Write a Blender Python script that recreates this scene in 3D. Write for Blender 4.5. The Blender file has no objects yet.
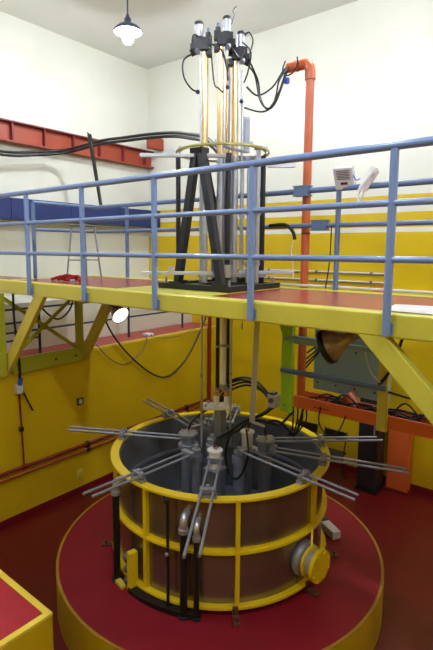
import bpy, math, random
from mathutils import Vector, Matrix
random.seed(4)
S = bpy.context.scene
COL = S.collection

# ------------------------------------------------------------------ camera
cam_d = bpy.data.cameras.new('camera'); cam = bpy.data.objects.new('camera', cam_d); COL.objects.link(cam)
R_ = Vector((0.77735741, 0.62902801, 0.00626277)); D_ = Vector((0.08012501, -0.08913459, -0.99279152)); F_ = Vector((-0.62393544, 0.77225565, -0.11969031))
m = Matrix.Identity(4)
for i in range(3):
    m[i][0] = R_[i]; m[i][1] = -D_[i]; m[i][2] = -F_[i]
m[0][3], m[1][3], m[2][3] = 0.0, 0.0, 0.4213
cam.matrix_world = m
cam_d.sensor_width = 36.0; cam_d.sensor_fit = 'AUTO'
cam_d.lens = 483.89 / 650 * 36.0
cam_d.shift_x = (216.5 - 210.85) / 650; cam_d.shift_y = (308.32 - 325) / 650
cam_d.clip_start = 0.05
S.camera = cam

# ------------------------------------------------------------------ world, exposure
w = bpy.data.worlds.new('world'); S.world = w; w.use_nodes = True
w.node_tree.nodes['Background'].inputs[0].default_value = (0.5, 0.55, 0.65, 1)
w.node_tree.nodes['Background'].inputs[1].default_value = 0.05
S.view_settings.view_transform = 'Standard'; S.view_settings.look = 'None'
S.view_settings.gamma = 1.0; S.view_settings.use_curve_mapping = False
S.view_settings.exposure = 0.3
LAMP_STRENGTH = 580.0          # radiance of the hall lamps' bulbs
LAMP_SPOTS = [(-5.95, 5.3), (-2.3, 5.3), (1.3, 5.3), (-5.95, 1.2), (-2.3, 1.2), (1.3, 1.2)]

# ------------------------------------------------------------------ helpers
WPOS = {}
def srgb(r, g, b):
    f = lambda v: (v / 255 / 12.92) if v / 255 <= 0.04045 else ((v / 255 + 0.055) / 1.055) ** 2.4
    return (f(r), f(g), f(b), 1)

class MB:
    def __init__(s): s.v = []; s.f = []; s.sm = []
    def add(s, vs, fs, smooth=False):
        b = len(s.v); s.v += [tuple(v) for v in vs]
        for f in fs: s.f.append(tuple(b + i for i in f)); s.sm.append(smooth)
        return s
    def box(s, x0, x1, y0, y1, z0, z1):
        vs = [(x0,y0,z0),(x1,y0,z0),(x1,y1,z0),(x0,y1,z0),(x0,y0,z1),(x1,y0,z1),(x1,y1,z1),(x0,y1,z1)]
        return s.add(vs, [(0,3,2,1),(4,5,6,7),(0,1,5,4),(1,2,6,5),(2,3,7,6),(3,0,4,7)])
    def obox(s, c, ax, ay, az):
        """box about c with half-axis vectors"""
        c = Vector(c); ax = Vector(ax); ay = Vector(ay); az = Vector(az)
        vs = [c+ax*i+ay*j+az*k for k in (-1,1) for (i,j) in ((-1,-1),(1,-1),(1,1),(-1,1))]
        return s.add(vs, [(0,3,2,1),(4,5,6,7),(0,1,5,4),(1,2,6,5),(2,3,7,6),(3,0,4,7)])
    def bar(s, p0, p1, w, h, up=(0,0,1)):
        p0 = Vector(p0); p1 = Vector(p1); d = (p1-p0); L = d.length; d.normalize(); up = Vector(up)
        sx = d.cross(up)
        if sx.length < 1e-4: sx = d.cross(Vector((1,0,0)))
        sx.normalize(); u = sx.cross(d)
        return s.obox((p0+p1)/2, d*L/2, sx*w/2, u*h/2)
    def cyl(s, p0, p1, r0, r1=None, n=16, caps=True):
        if r1 is None: r1 = r0
        p0 = Vector(p0); p1 = Vector(p1); d = (p1-p0).normalized()
        a = d.orthogonal().normalized(); b = d.cross(a)
        vs = []
        for p, r in ((p0,r0),(p1,r1)):
            for k in range(n):
                t = 2*math.pi*k/n; vs.append(p + (a*math.cos(t)+b*math.sin(t))*r)
        s.add(vs, [(k,(k+1)%n,n+(k+1)%n,n+k) for k in range(n)], True)
        if caps: s.add(vs, [tuple(reversed(range(n))), tuple(range(n,2*n))])
        return s
    def lathe(s, p, axis, prof, n=24, smooth=True):
        """prof: list of (radius, height along axis) from p"""
        p = Vector(p); d = Vector(axis).normalized(); a = d.orthogonal().normalized(); b = d.cross(a); vs = []
        for r, h in prof:
            for k in range(n):
                t = 2*math.pi*k/n; vs.append(p + d*h + (a*math.cos(t)+b*math.sin(t))*r)
        fs = []
        for i in range(len(prof)-1):
            for k in range(n): fs.append((i*n+k, i*n+(k+1)%n, (i+1)*n+(k+1)%n, (i+1)*n+k))
        s.add(vs, fs, smooth)
        return s
    def ring(s, cx, cy, r0, r1, z0, z1, n=96, a0=0, a1=360):
        full = abs(a1-a0) >= 360; cnt = n if full else n+1
        vs = []
        for k in range(cnt):
            t = math.radians(a0 + (a1-a0)*k/n); cx_, sy_ = math.cos(t), math.sin(t)
            vs += [(cx+r0*cx_,cy+r0*sy_,z0),(cx+r1*cx_,cy+r1*sy_,z0),(cx+r1*cx_,cy+r1*sy_,z1),(cx+r0*cx_,cy+r0*sy_,z1)]
        flat = []; curv = []
        for k in range(n):
            a = 4*k; b = 4*((k+1)%cnt)
            curv += [(a+1,b+1,b+2,a+2),(a+3,b+3,b,a)]; flat += [(a,b,b+1,a+1),(a+2,b+2,b+3,a+3)]
        s.add(vs, curv, True); s.add(vs, flat)
        if not full:
            e = 4*(cnt-1); s.add(vs, [(0,1,2,3),(e+3,e+2,e+1,e)])
        return s
    def tube(s, pts, r, n=8, smooth_path=True, sub=6):
        P = [Vector(p) for p in pts]
        if smooth_path and len(P) > 2:
            Q = []
            for i in range(len(P)-1):
                p0 = P[max(i-1,0)]; p1 = P[i]; p2 = P[i+1]; p3 = P[min(i+2,len(P)-1)]
                for k in range(sub):
                    t = k/sub
                    Q.append(0.5*((2*p1)+(-p0+p2)*t+(2*p0-5*p1+4*p2-p3)*t*t+(-p0+3*p1-3*p2+p3)*t**3))
            Q.append(P[-1]); P = Q
        d0 = (P[1]-P[0]).normalized(); a = d0.orthogonal().normalized(); vs = []
        for i, p in enumerate(P):
            d = (P[min(i+1,len(P)-1)]-P[max(i-1,0)]).normalized()
            a = (a - d*a.dot(d)).normalized(); b = d.cross(a)
            for k in range(n):
                t = 2*math.pi*k/n; vs.append(p+(a*math.cos(t)+b*math.sin(t))*r)
        fs = [(i*n+k, i*n+(k+1)%n, (i+1)*n+(k+1)%n, (i+1)*n+k) for i in range(len(P)-1) for k in range(n)]
        s.add(vs, fs, True)
        L = len(vs); s.add(vs, [tuple(reversed(range(n))), tuple(range(L-n, L))])
        return s
    def sphere(s, c, r, n=14, m_=8):
        prof = [(max(1e-4, r*math.sin(math.pi*i/m_)), -r*math.cos(math.pi*i/m_)) for i in range(m_+1)]
        return s.lathe(c, (0,0,1), prof, n)
    def build(s, name, mat, parent=None, bevel=0, kind=None):
        me = bpy.data.meshes.new(name)
        pw = WPOS[parent.name] if parent else Vector((0,0,0))
        if parent: org = pw
        else:
            xs = [v[0] for v in s.v]; ys = [v[1] for v in s.v]; zs = [v[2] for v in s.v]
            org = Vector(((min(xs)+max(xs))/2, (min(ys)+max(ys))/2, min(zs)))
        me.from_pydata([(v[0]-org.x, v[1]-org.y, v[2]-org.z) for v in s.v], [], s.f)
        me.polygons.foreach_set('use_smooth', s.sm)
        me.validate(); me.update()
        me.materials.append(M[mat])
        o = bpy.data.objects.new(name, me); COL.objects.link(o)
        if parent: o.parent = parent
        else: o.location = org
        WPOS[o.name] = org.copy()
        if bevel:
            bm = o.modifiers.new('bevel', 'BEVEL'); bm.width = bevel; bm.segments = 2; bm.limit_method = 'ANGLE'; bm.angle_limit = math.radians(50)
        if kind: o['kind'] = kind
        return o

def tag(o, label, cat, group=None):
    o['label'] = label; o['category'] = cat
    if group: o['group'] = group
    return o
def thing(name, loc, label, cat, group=None):
    o = bpy.data.objects.new(name, None); COL.objects.link(o); o.location = loc; o.empty_display_size = 0.1
    WPOS[o.name] = Vector(loc); return tag(o, label, cat, group)
def struct(o): o['kind'] = 'structure'; return o

# ------------------------------------------------------------------ materials
M = {}
def mat(name, col, rough=0.5, metal=0.0, var=0.0, vscale=3.0, bump=0.0, bscale=40.0, emit=None, spec=0.5, dirt=None, dscale=1.2, damt=0.5, coat=0.0):
    m_ = bpy.data.materials.new(name); m_.use_nodes = True; nt = m_.node_tree; N = nt.nodes; L = nt.links
    b = N['Principled BSDF']
    b.inputs['Base Color'].default_value = col; b.inputs['Roughness'].default_value = rough; b.inputs['Metallic'].default_value = metal
    b.inputs['Specular IOR Level'].default_value = spec; b.inputs['Coat Weight'].default_value = coat; b.inputs['Coat Roughness'].default_value = 0.15
    tc = N.new('ShaderNodeTexCoord')
    out = None
    if var:
        nz = N.new('ShaderNodeTexNoise'); nz.inputs['Scale'].default_value = vscale; nz.inputs['Detail'].default_value = 5
        geo = N.new('ShaderNodeNewGeometry'); L.new(geo.outputs['Position'], nz.inputs['Vector'])
        mp = N.new('ShaderNodeMapRange'); mp.inputs['From Min'].default_value = 0.3; mp.inputs['From Max'].default_value = 0.7
        mp.inputs['To Min'].default_value = 1-var; mp.inputs['To Max'].default_value = 1+var*0.6; L.new(nz.outputs['Fac'], mp.inputs['Value'])
        mx = N.new('ShaderNodeMix'); mx.data_type = 'RGBA'; mx.blend_type = 'MULTIPLY'; mx.inputs['Factor'].default_value = 1
        mx.inputs['A'].default_value = col; L.new(mp.outputs['Result'], mx.inputs['B']); out = mx.outputs['Result']
        if dirt:
            n2 = N.new('ShaderNodeTexNoise'); n2.inputs['Scale'].default_value = dscale; n2.inputs['Detail'].default_value = 9; n2.inputs['Roughness'].default_value = 0.7
            L.new(geo.outputs['Position'], n2.inputs['Vector'])
            m2 = N.new('ShaderNodeMapRange'); m2.inputs['From Min'].default_value = 0.58; m2.inputs['From Max'].default_value = 0.75; m2.inputs['To Max'].default_value = damt
            L.new(n2.outputs['Fac'], m2.inputs['Value'])
            mm = N.new('ShaderNodeMix'); mm.data_type = 'RGBA'; L.new(m2.outputs['Result'], mm.inputs['Factor']); L.new(out, mm.inputs['A']); mm.inputs['B'].default_value = dirt
            out = mm.outputs['Result']
        L.new(out, b.inputs['Base Color'])
    if bump:
        nb = N.new('ShaderNodeTexNoise'); nb.inputs['Scale'].default_value = bscale; nb.inputs['Detail'].default_value = 3
        L.new(tc.outputs['Object'], nb.inputs['Vector'])
        bp = N.new('ShaderNodeBump'); bp.inputs['Strength'].default_value = bump; bp.inputs['Distance'].default_value = 0.01
        L.new(nb.outputs['Fac'], bp.inputs['Height']); L.new(bp.outputs['Normal'], b.inputs['Normal'])
    if emit:
        b.inputs['Emission Color'].default_value = emit[0]; b.inputs['Emission Strength'].default_value = emit[1]
    M[name] = m_; return m_

WHITE = srgb(216, 215, 202); YEL = srgb(206, 174, 22)
mat('white_paint', WHITE, 0.28, var=0.04, vscale=1.5, bump=0.05, bscale=15, dirt=srgb(196,190,168), dscale=0.7, damt=0.35)
mat('ceiling_paint', srgb(226,226,218), 0.7, var=0.04, vscale=1.0)
mat('yellow_paint', YEL, 0.35, var=0.06, vscale=2.0, bump=0.08, bscale=12, dirt=srgb(190,140,10), dscale=1.0, damt=0.4)
mat('red_floor', srgb(96,9,13), 0.38, var=0.12, vscale=1.6, bump=0.03, bscale=30, dirt=srgb(70,9,11), dscale=1.2, damt=0.6)
mat('red_deck', srgb(158,36,42), 0.2, var=0.12, vscale=6, bump=0.25, bscale=120, dirt=srgb(205,120,110), dscale=9, damt=0.35)
mat('red_plinth', srgb(124,12,30), 0.55, spec=0.3, var=0.1, vscale=2.5, dirt=srgb(104,14,22), dscale=2, damt=0.5)
mat('red_skirting', srgb(110,14,16), 0.4, var=0.1)
mat('ledge_red', srgb(168,70,66), 0.5, var=0.1)
mat('yellow_steel', srgb(206,198,76), 0.35, var=0.05, vscale=3, dirt=srgb(170,160,60), dscale=3, damt=0.4)
mat('yellow_brace', srgb(208,194,76), 0.4, var=0.07, vscale=4)
mat('lime_steel', srgb(168,222,48), 0.4, var=0.06)
mat('olive_steel', srgb(166,168,40), 0.45, var=0.08)
mat('tank_yellow', srgb(232,200,20), 0.33, var=0.05, vscale=5, dirt=srgb(190,140,10), dscale=6, damt=0.5)
mat('orange_paint', srgb(222,106,50), 0.4, var=0.06)
mat('orange_pipe', srgb(198,98,58), 0.35, var=0.05)
mat('beam_orange', srgb(152,62,38), 0.5, var=0.06)
mat('beam_rib', srgb(112,30,30), 0.5, var=0.06)
mat('pipe_red', srgb(124,30,20), 0.4, var=0.08)
mat('pipe_rust', srgb(160,80,24), 0.4, var=0.08)
mat('rail_blue', srgb(116,140,190), 0.3, var=0.04, vscale=6, coat=0.3)
mat('rail_steel_blue', srgb(96,118,158), 0.35, var=0.05, vscale=6)
mat('rail_navy', srgb(40,46,72), 0.4, var=0.05)
mat('duct_blue', srgb(26,44,102), 0.45, var=0.07, vscale=2)
mat('panel_blue', srgb(140,178,208), 0.4, var=0.08, vscale=4)
mat('black_steel', srgb(30,31,38), 0.4, var=0.1, vscale=8)
mat('black_rubber', srgb(14,15,18), 0.45)
mat('lining', srgb(104,104,112), 0.55, var=0.25, vscale=3)
mat('steel', srgb(186,190,204), 0.28, metal=0.65, var=0.06, vscale=10)
mat('steel_dull', srgb(152,156,172), 0.4, metal=0.5, var=0.12, vscale=9)
mat('alu', srgb(204,208,222), 0.35, metal=0.4, var=0.04)
mat('white_cap', srgb(236,232,228), 0.4, var=0.05)
mat('tank_sheet', srgb(150,138,130), 0.27, metal=0.85, var=0.22, vscale=2.6, dirt=srgb(96,70,52), dscale=2.2, damt=0.6)
mat('brass', srgb(222,192,142), 0.24, metal=0.8, var=0.06, vscale=14, dirt=srgb(170,130,60), dscale=7, damt=0.7)
mat('gold_ring', srgb(176,170,104), 0.3, metal=0.6)
mat('copper', srgb(196,150,104), 0.3, metal=0.6)
mat('bell_metal', srgb(186,164,166), 0.25, metal=0.35, var=0.4, vscale=9, dirt=srgb(120,110,160), dscale=6, damt=0.8)
mat('enamel_dark', srgb(70,76,104), 0.35)
mat('white_plastic', srgb(228,226,232), 0.4)
mat('grey_plastic', srgb(196,194,198), 0.45)
mat('grey_dark', srgb(90,92,98), 0.5)
mat('blue_plug', srgb(50,80,190), 0.4)
mat('cloth_red', srgb(170,20,28), 0.8, var=0.2, vscale=20)
mat('brown_box', srgb(92,56,38), 0.5)
mat('box_yellow_edge', srgb(234,206,70), 0.4, var=0.06, vscale=8, dirt=srgb(180,150,60), dscale=10, damt=0.5)
mat('box_red', srgb(164,22,38), 0.45, var=0.1, vscale=5, dirt=srgb(150,60,80), dscale=12, damt=0.5)
mat('lamp_white', srgb(240,240,240), 0.4)
mat('bulb', (1,1,1,1), 0.4, emit=((0.84,0.91,1.0,1), LAMP_STRENGTH))
mat('spot_face', (1,1,1,1), 0.4, emit=((1.0,0.86,0.78,1), 12.0))

def striped():
    m_ = mat('back_paint', WHITE, 0.28, var=0.04, vscale=1.5, bump=0.05, bscale=12)
    nt = m_.node_tree; N = nt.nodes; L = nt.links; b = N['Principled BSDF']
    geo = N.new('ShaderNodeNewGeometry'); sp = N.new('ShaderNodeSeparateXYZ'); L.new(geo.outputs['Position'], sp.inputs[0])
    mp = N.new('ShaderNodeMapRange'); mp.inputs['From Min'].default_value = -4; mp.inputs['From Max'].default_value = 6
    L.new(sp.outputs['Z'], mp.inputs['Value'])
    cr = N.new('ShaderNodeValToRGB'); cr.color_ramp.interpolation = 'CONSTANT'
    pos = [(-4, YEL), (0.688, WHITE), (0.788, YEL), (1.015, WHITE), (1.13, YEL), (1.29, WHITE)]
    el = cr.color_ramp.elements
    while len(el) < len(pos): el.new(0.5)
    for e_, (z, c_) in zip(el, pos): e_.position = (z+4)/10
    for e_, (z, c_) in zip(el, pos): e_.color = c_
    L.new(mp.outputs['Result'], cr.inputs['Fac'])
    nz = N.new('ShaderNodeTexNoise'); nz.inputs['Scale'].default_value = 0.9; nz.inputs['Detail'].default_value = 8; L.new(geo.outputs['Position'], nz.inputs['Vector'])
    m2 = N.new('ShaderNodeMapRange'); m2.inputs['From Min'].default_value = 0.3; m2.inputs['From Max'].default_value = 0.7; m2.inputs['To Min'].default_value = 0.93; m2.inputs['To Max'].default_value = 1.02
    L.new(nz.outputs['Fac'], m2.inputs['Value'])
    mx = N.new('ShaderNodeMix'); mx.data_type = 'RGBA'; mx.blend_type = 'MULTIPLY'; mx.inputs['Factor'].default_value = 1
    L.new(cr.outputs['Color'], mx.inputs['A']); L.new(m2.outputs['Result'], mx.inputs['B']); L.new(mx.outputs['Result'], b.inputs['Base Color'])
striped()

# ------------------------------------------------------------------ the hall
ZF, ZC = -3.5, 4.45
XU, XL, XM, YB, XR, YF = -8.35, -6.30, -7.0, 8.0, 3.2, -2.8
ZL = -1.17
struct(MB().box(XU-.2, XR+.2, YF-.2, YB+.2, ZF-.2, ZF).build('floor', 'red_floor'))
struct(MB().box(XU-.2, XR+.2, YF-.2, YB+.2, ZC, ZC+.2).build('ceiling', 'ceiling_paint'))
struct(MB().box(XU-.2, XR+.2, YB, YB+.2, ZF, ZC).build('wall_back', 'back_paint'))
struct(MB().box(XU-.2, XU, YF, YB, -0.42, ZC).build('wall_left', 'white_paint'))
struct(MB().box(XU-.2, XM, YF, YB, ZL, -0.42).build('wall_middle_left', 'white_paint'))
wl = struct(MB().box(XU-.2, XL, YF, YB, ZF, ZL-.03).build('wall_lower_left', 'yellow_paint'))
MB().box(XM, XL-.05, YF, YB, ZL-.03, ZL).build('ledge_top', 'ledge_red', wl)
MB().box(XL-.05, XL+.004, YF, YB, ZL-.03, ZL+.006).build('ledge_lip', 'box_yellow_edge', wl)
struct(MB().box(XR, XR+.2, YF, YB, ZF, ZC).build('wall_right', 'back_paint'))
struct(MB().box(XU-.2, XR+.2, YF-.2, YF, ZF, ZC).build('wall_front', 'back_paint'))
struct(MB().box(XL, XL+.015, YF, YB-.015, ZF, ZF+.11).build('baseboard_left', 'red_skirting'))
struct(MB().box(XL, XR, YB-.015, YB, ZF, ZF+.11).build('baseboard_back', 'red_skirting'))

# hall lamps
def pendant(x, y, label):
    z = 3.72
    t = thing('pendant_lamp', (x, y, z), label, 'lamp', 'hall pendant lamps')
    MB().cyl((x,y,z+.24), (x,y,ZC), .012, n=8).build('cord', 'enamel_dark', t)
    MB().lathe((x,y,ZC-.05), (0,0,1), [(.001,0),(.05,.0),(.06,.05)], 16).build('ceiling_rose', 'enamel_dark', t)
    MB().lathe((x,y,z), (0,0,1), [(.21,0),(.222,.012),(.215,.03),(.16,.085),(.09,.12),(.055,.13),(.05,.2),(.03,.22),(.02,.26),(.001,.26)], 28).build('shade', 'enamel_dark', t)
    MB().lathe((x,y,z+.004), (0,0,1), [(.205,0),(.15,.07),(.08,.105),(.001,.11)], 28).build('shade_lining', 'lamp_white', t)
    MB().lathe((x,y,z-.17), (0,0,1), [(.001,0),(.05,.012),(.078,.05),(.08,.085),(.065,.13),(.04,.18),(.035,.25),(.001,.25)], 20).build('bulb', 'bulb', t)
LL = ['dark enamel pendant lamp with glowing bulb hanging near the upper left corner', 'enamel pendant lamp above the middle of the walkway', 'enamel pendant lamp above the right end of the walkway',
      'enamel pendant lamp near the left wall, in front of the walkway', 'enamel pendant lamp in front of the walkway, middle of its row', 'enamel pendant lamp in front of the walkway, nearest the right wall']
for (x, y), l in zip(LAMP_SPOTS, LL): pendant(x, y, l)

# ------------------------------------------------------------------ round plinth
CX, CY = -3.34, 4.32
ZP = -3.03
def L_(r, q, z): return (CX + .778*r - .628*q, CY + .628*r + .778*q, z)   # r: along the tower's crossbar, q: across it
def pol(a, r, z): t = math.radians(a); return (CX + r*math.cos(t), CY + r*math.sin(t), z)
t = thing('round_plinth', (CX, CY, ZF), 'low round red-topped plinth with yellow side under the tank', 'plinth')
MB().ring(CX, CY, 1.845, 1.875, ZF, ZP-.004, 128).build('side_band', 'yellow_paint', t)
mb = MB(); mb.cyl((CX,CY,ZF), (CX,CY,ZP), 1.845, n=128); mb.build('top_slab', 'red_plinth', t)
mat('edge_ochre', srgb(158,116,20), 0.5); MB().ring(CX, CY, 1.846, 1.875, ZP-.004, ZP+.002, 128).build('edge_line', 'edge_ochre', t)

# ------------------------------------------------------------------ tank
ZR = -1.865
t = thing('reactor_tank', (CX, CY, ZP), 'open round metal tank with yellow rings and ribs on the red plinth', 'tank')
MB().ring(CX, CY, 1.172, 1.19, ZP+.05, ZR-.02, 128).build('shell', 'tank_sheet', t)
MB().ring(CX, CY, 1.155, 1.17, ZP+.09, ZR-.03, 128).build('inner_lining', 'lining', t)
MB().cyl((CX,CY,ZP+.05), (CX,CY,ZP+.09), 1.17, n=96).build('tank_floor', 'lining', t)
MB().ring(CX, CY, 1.168, 1.262, ZR-.022, ZR, 128).build('top_flange', 'tank_yellow', t)
MB().ring(CX, CY, 1.19, 1.245, -2.418, -2.395, 128).build('middle_flange', 'tank_yellow', t)
MB().ring(CX, CY, 1.19, 1.2, -2.44, -2.375, 128).build('middle_band', 'tank_yellow', t)
MB().ring(CX, CY, 1.17, 1.255, ZP+.06, ZP+.085, 128).build('bottom_flange', 'tank_yellow', t)
MB().ring(CX, CY, 1.14, 1.16, ZR-.50, ZR-.46, 96).build('inner_hoop', 'steel_dull', t)
for k in range(8):
    a = 1 + 45*k
    tt = math.radians(a); d = Vector((math.cos(tt), math.sin(tt), 0)); s_ = Vector((-d.y, d.x, 0))
    for z0, z1 in ((-2.395, ZR-.022), (ZP+.085, -2.425)):
        if k == 0 and z1 < -2.4: continue
        c_ = Vector(pol(a, 1.213, (z0+z1)/2))
        MB().obox(c_, d*.024, s_*.02, Vector((0,0,(z1-z0)/2))).build('rib', 'tank_yellow', t)
for a in (315, 354, 25, 200, 130, 80, 225):
    tt = math.radians(a); d = Vector((math.cos(tt), math.sin(tt), 0)); s_ = Vector((-d.y, d.x, 0))
    rr = 1.31
    mb = MB(); mb.obox(Vector(pol(a, rr, ZP+.012)), d*.075, s_*.032, Vector((0,0,.011)))
    mb.obox(Vector(pol(a, 1.255, ZP+.05)), d*.012, s_*.028, Vector((0,0,.045)))
    mb.cyl(pol(a, rr+.03, ZP+.02), pol(a, rr+.03, ZP+.06), .016, n=6)
    mb.build('holding_clamp', 'brown_box', t)
# side port with blind flange
ax = Vector((math.cos(math.radians(-7)), math.sin(math.radians(-7)), 0)); ay_ = Vector((-ax.y, ax.x, 0)); p = Vector((CX, CY, -2.68)) + ax*1.15
port = MB(); port.lathe(p, ax, [(.001,.03),(.172,.03),(.178,.06),(.168,.10),(.13,.115)], 36)
port.build('port_collar', 'steel_dull', t)
pn = MB(); pn.lathe(p, ax, [(.128,.1),(.128,.25)], 36); pn.build('port_neck', 'steel', t)
fl = MB(); fl.cyl(p+ax*.13, p+ax*.155, .156, n=36); fl.build('port_flange', 'tank_yellow', t)
bf = MB(); bf.cyl(p+ax*.23, p+ax*.27, .163, n=36); bfo = bf.build('blind_flange', 'tank_yellow', t, bevel=.004)
for k in range(8):
    a = 2*math.pi*(k+.5)/8; q = p+ax*.27+ay_*.137*math.cos(a)+Vector((0,0,.137*math.sin(a)))
    MB().cyl(q, q+ax*  .014, .012, n=6).build('bolt', 'tank_yellow', bfo)
MB().bar(p+ax*.14+ay_*.02+Vector((0,0,.15)), p+ax*.09+ay_*.10+Vector((0,0,.27)), .02, .045).build('port_stay', 'tank_yellow', t)

# pipes standing by the tank
def tank_pipe(a, r, ztop, label, thick=.036, name='drain_pipe'):
    b_ = pol(a, r, ZP)
    t = thing(name, b_, label, 'pipe', 'black pipes on the tank side')
    top = Vector(pol(a, r, ztop)); d = Vector((math.cos(math.radians(a)), math.sin(math.radians(a)), 0))
    MB().cyl(b_, top-Vector((0,0,.06)), thick, n=16).build('pipe', 'black_rubber', t)
    MB().cyl(b_, (b_[0],b_[1],ZP+.02), thick*1.7, n=16).build('foot_plate', 'black_steel', t)
    arc = [top + Vector((0,0,-.06))] + [top + (-d)*(.06*(1-math.cos(x))) + Vector((0,0,.06*math.sin(x)-.0)) for x in (0,.5,1.0,1.57)] + [Vector(pol(a, 1.175, ztop+.06))]
    MB().tube(arc, thick*1.05, 14, sub=3).build('elbow', 'steel', t)
    MB().cyl(top-Vector((0,0,.085)), top-Vector((0,0,.045)), thick*1.35, n=16).build('coupling', 'steel', t)
tank_pipe(253, 1.31, -2.0, 'black upright pipe with polished elbow at the left edge of the tank')
tank_pipe(293, 1.30, -2.10, 'thick black pipe with polished elbow at the front of the tank, left of its twin')
tank_pipe(298.5, 1.30, -2.16, 'black pipe with silver elbow at the front of the tank, right of its thicker twin', .028)
t = thing('black_strap', pol(285.5, 1.28, ZP), 'thin flat black bar hooked from the tank rim down to the plinth', 'bar')
MB().cyl(pol(285.5, 1.285, ZP), pol(285.5, 1.285, ZR-.06), .015, n=10).build('rod', 'black_rubber', t)
MB().bar(pol(285.5, 1.30, ZR-.05), pol(281.5, 1.2, ZR-.05), .05, .03).build('hook', 'black_steel', t)
MB().sphere(pol(285.5, 1.305, -2.44), .02).build('clip', 'steel_dull', t)
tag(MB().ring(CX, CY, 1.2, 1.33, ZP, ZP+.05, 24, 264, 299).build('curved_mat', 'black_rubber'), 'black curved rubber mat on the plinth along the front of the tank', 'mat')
# valve plate
pa = Vector((-3.52, 3.06, ZP)); dx = Vector((.30, -.06, 0)).normalized(); dy = Vector((-dx.y, dx.x, 0))
t = thing('valve_plate', pa, 'yellow upright plate with three silver valve knobs beside the tank', 'valve')
MB().obox(pa+Vector((.045,0,.21)), dx*.035, dy*.045, Vector((0,0,.21))).build('plate', 'tank_yellow', t, bevel=.004)
for k in range(3):
    q = pa + Vector((0,0,.08+.125*k)) - dx*.0
    mb = MB(); mb.lathe(q+dx*.01-dy*.0, -dx, [(.045,0),(.05,.02),(.05,.05),(.03,.07),(.001,.075)], 16); mb.build('valve_knob', 'grey_dark', t)
MB().obox(pa+Vector((-.10,-.03,.015)), dx*.07, dy*.03, Vector((0,0,.015))).build('foot', 'yellow_brace', t)
# loose pale box by the port
t = thing('junction_box', (-2.38, 5.28, ZP), 'small pale grey metal box on the plinth behind the side port', 'box')
ca, sa = math.cos(.55), math.sin(.55)
MB().obox((-2.34, 5.26, ZP+.055), (.13*ca,-.13*sa,0), (.055*sa,.055*ca,0), (0,0,.05)).build('case', 'grey_plastic', t, bevel=.008)
MB().obox((-2.49, 5.35, ZP+.07), (.04*ca,-.04*sa,0), (.045*sa,.045*ca,0), (0,0,.06)).build('gland', 'brown_box', t)

# ------------------------------------------------------------------ radial arms on the rim
def radial_arm(a, r0, r1, label, z=-1.80, sp=.05, bracket=True):
    tt = math.radians(a); d = Vector((math.cos(tt), math.sin(tt), 0)); s_ = Vector((-d.y, d.x, 0)); U = Vector((0,0,1))
    base = Vector((CX, CY, 0))
    t = thing('radial_arm', tuple(base + d*1.2 + Vector((0,0,ZR))), label, 'arm', 'twin-rod arms over the tank rim')
    for k in (-1, 1):
        MB().cyl(base+d*r0+s_*sp*k+U*z, base+d*(r1-.03*(k>0))+s_*sp*k+U*z, .0135, n=10).build('rod', 'steel_dull', t)
    c_ = base+d*1.2
    cl = MB(); cl.obox(c_+U*(ZR+.016), d*.035, s_*.085, U*.016); cl.obox(c_+U*(z+.002), d*.028, s_*.075, U*.022); cb = cl.build('rim_clamp', 'steel_dull', t, bevel=.003)
    MB().cyl(c_+U*(z+.02), c_+U*(z+.055), .016, n=6).build('clamp_bolt', 'steel', cb)
    MB().cyl(c_+s_*.06+U*(z+.02), c_+s_*.06+U*(z+.04), .012, n=6).build('clamp_bolt', 'steel', cb)
    if bracket:
        MB().obox(base+d*(r0+.02)+U*(z), d*.03, s_*(sp+.03), U*.03).build('end_bracket', 'steel_dull', t, bevel=.003)
radial_arm(208, .40, 1.93, 'twin-rod arm reaching farthest left over the tank rim')
radial_arm(164, .48, 1.88, 'short-looking twin-rod arm at the back left of the tank')
radial_arm(265.5, .50, 1.80, 'twin-rod arm pointing front left above the polished left elbow')
radial_arm(302.5, .52, 2.2, 'twin-rod arm pointing to the camera over the front rim', sp=.056)
radial_arm(352, .38, 1.80, 'twin-rod arm over the right front rim, ending above the red plinth')
radial_arm(17, .62, 2.06, 'longest twin-rod arm reaching right towards the orange column')
radial_arm(41.5, .58, 1.92, 'twin-rod arm at the back right, ending in front of the black cabinet')
radial_arm(118, .55, 1.28, 'twin-rod arm at the far back of the tank, mostly hidden by tubes')

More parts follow.
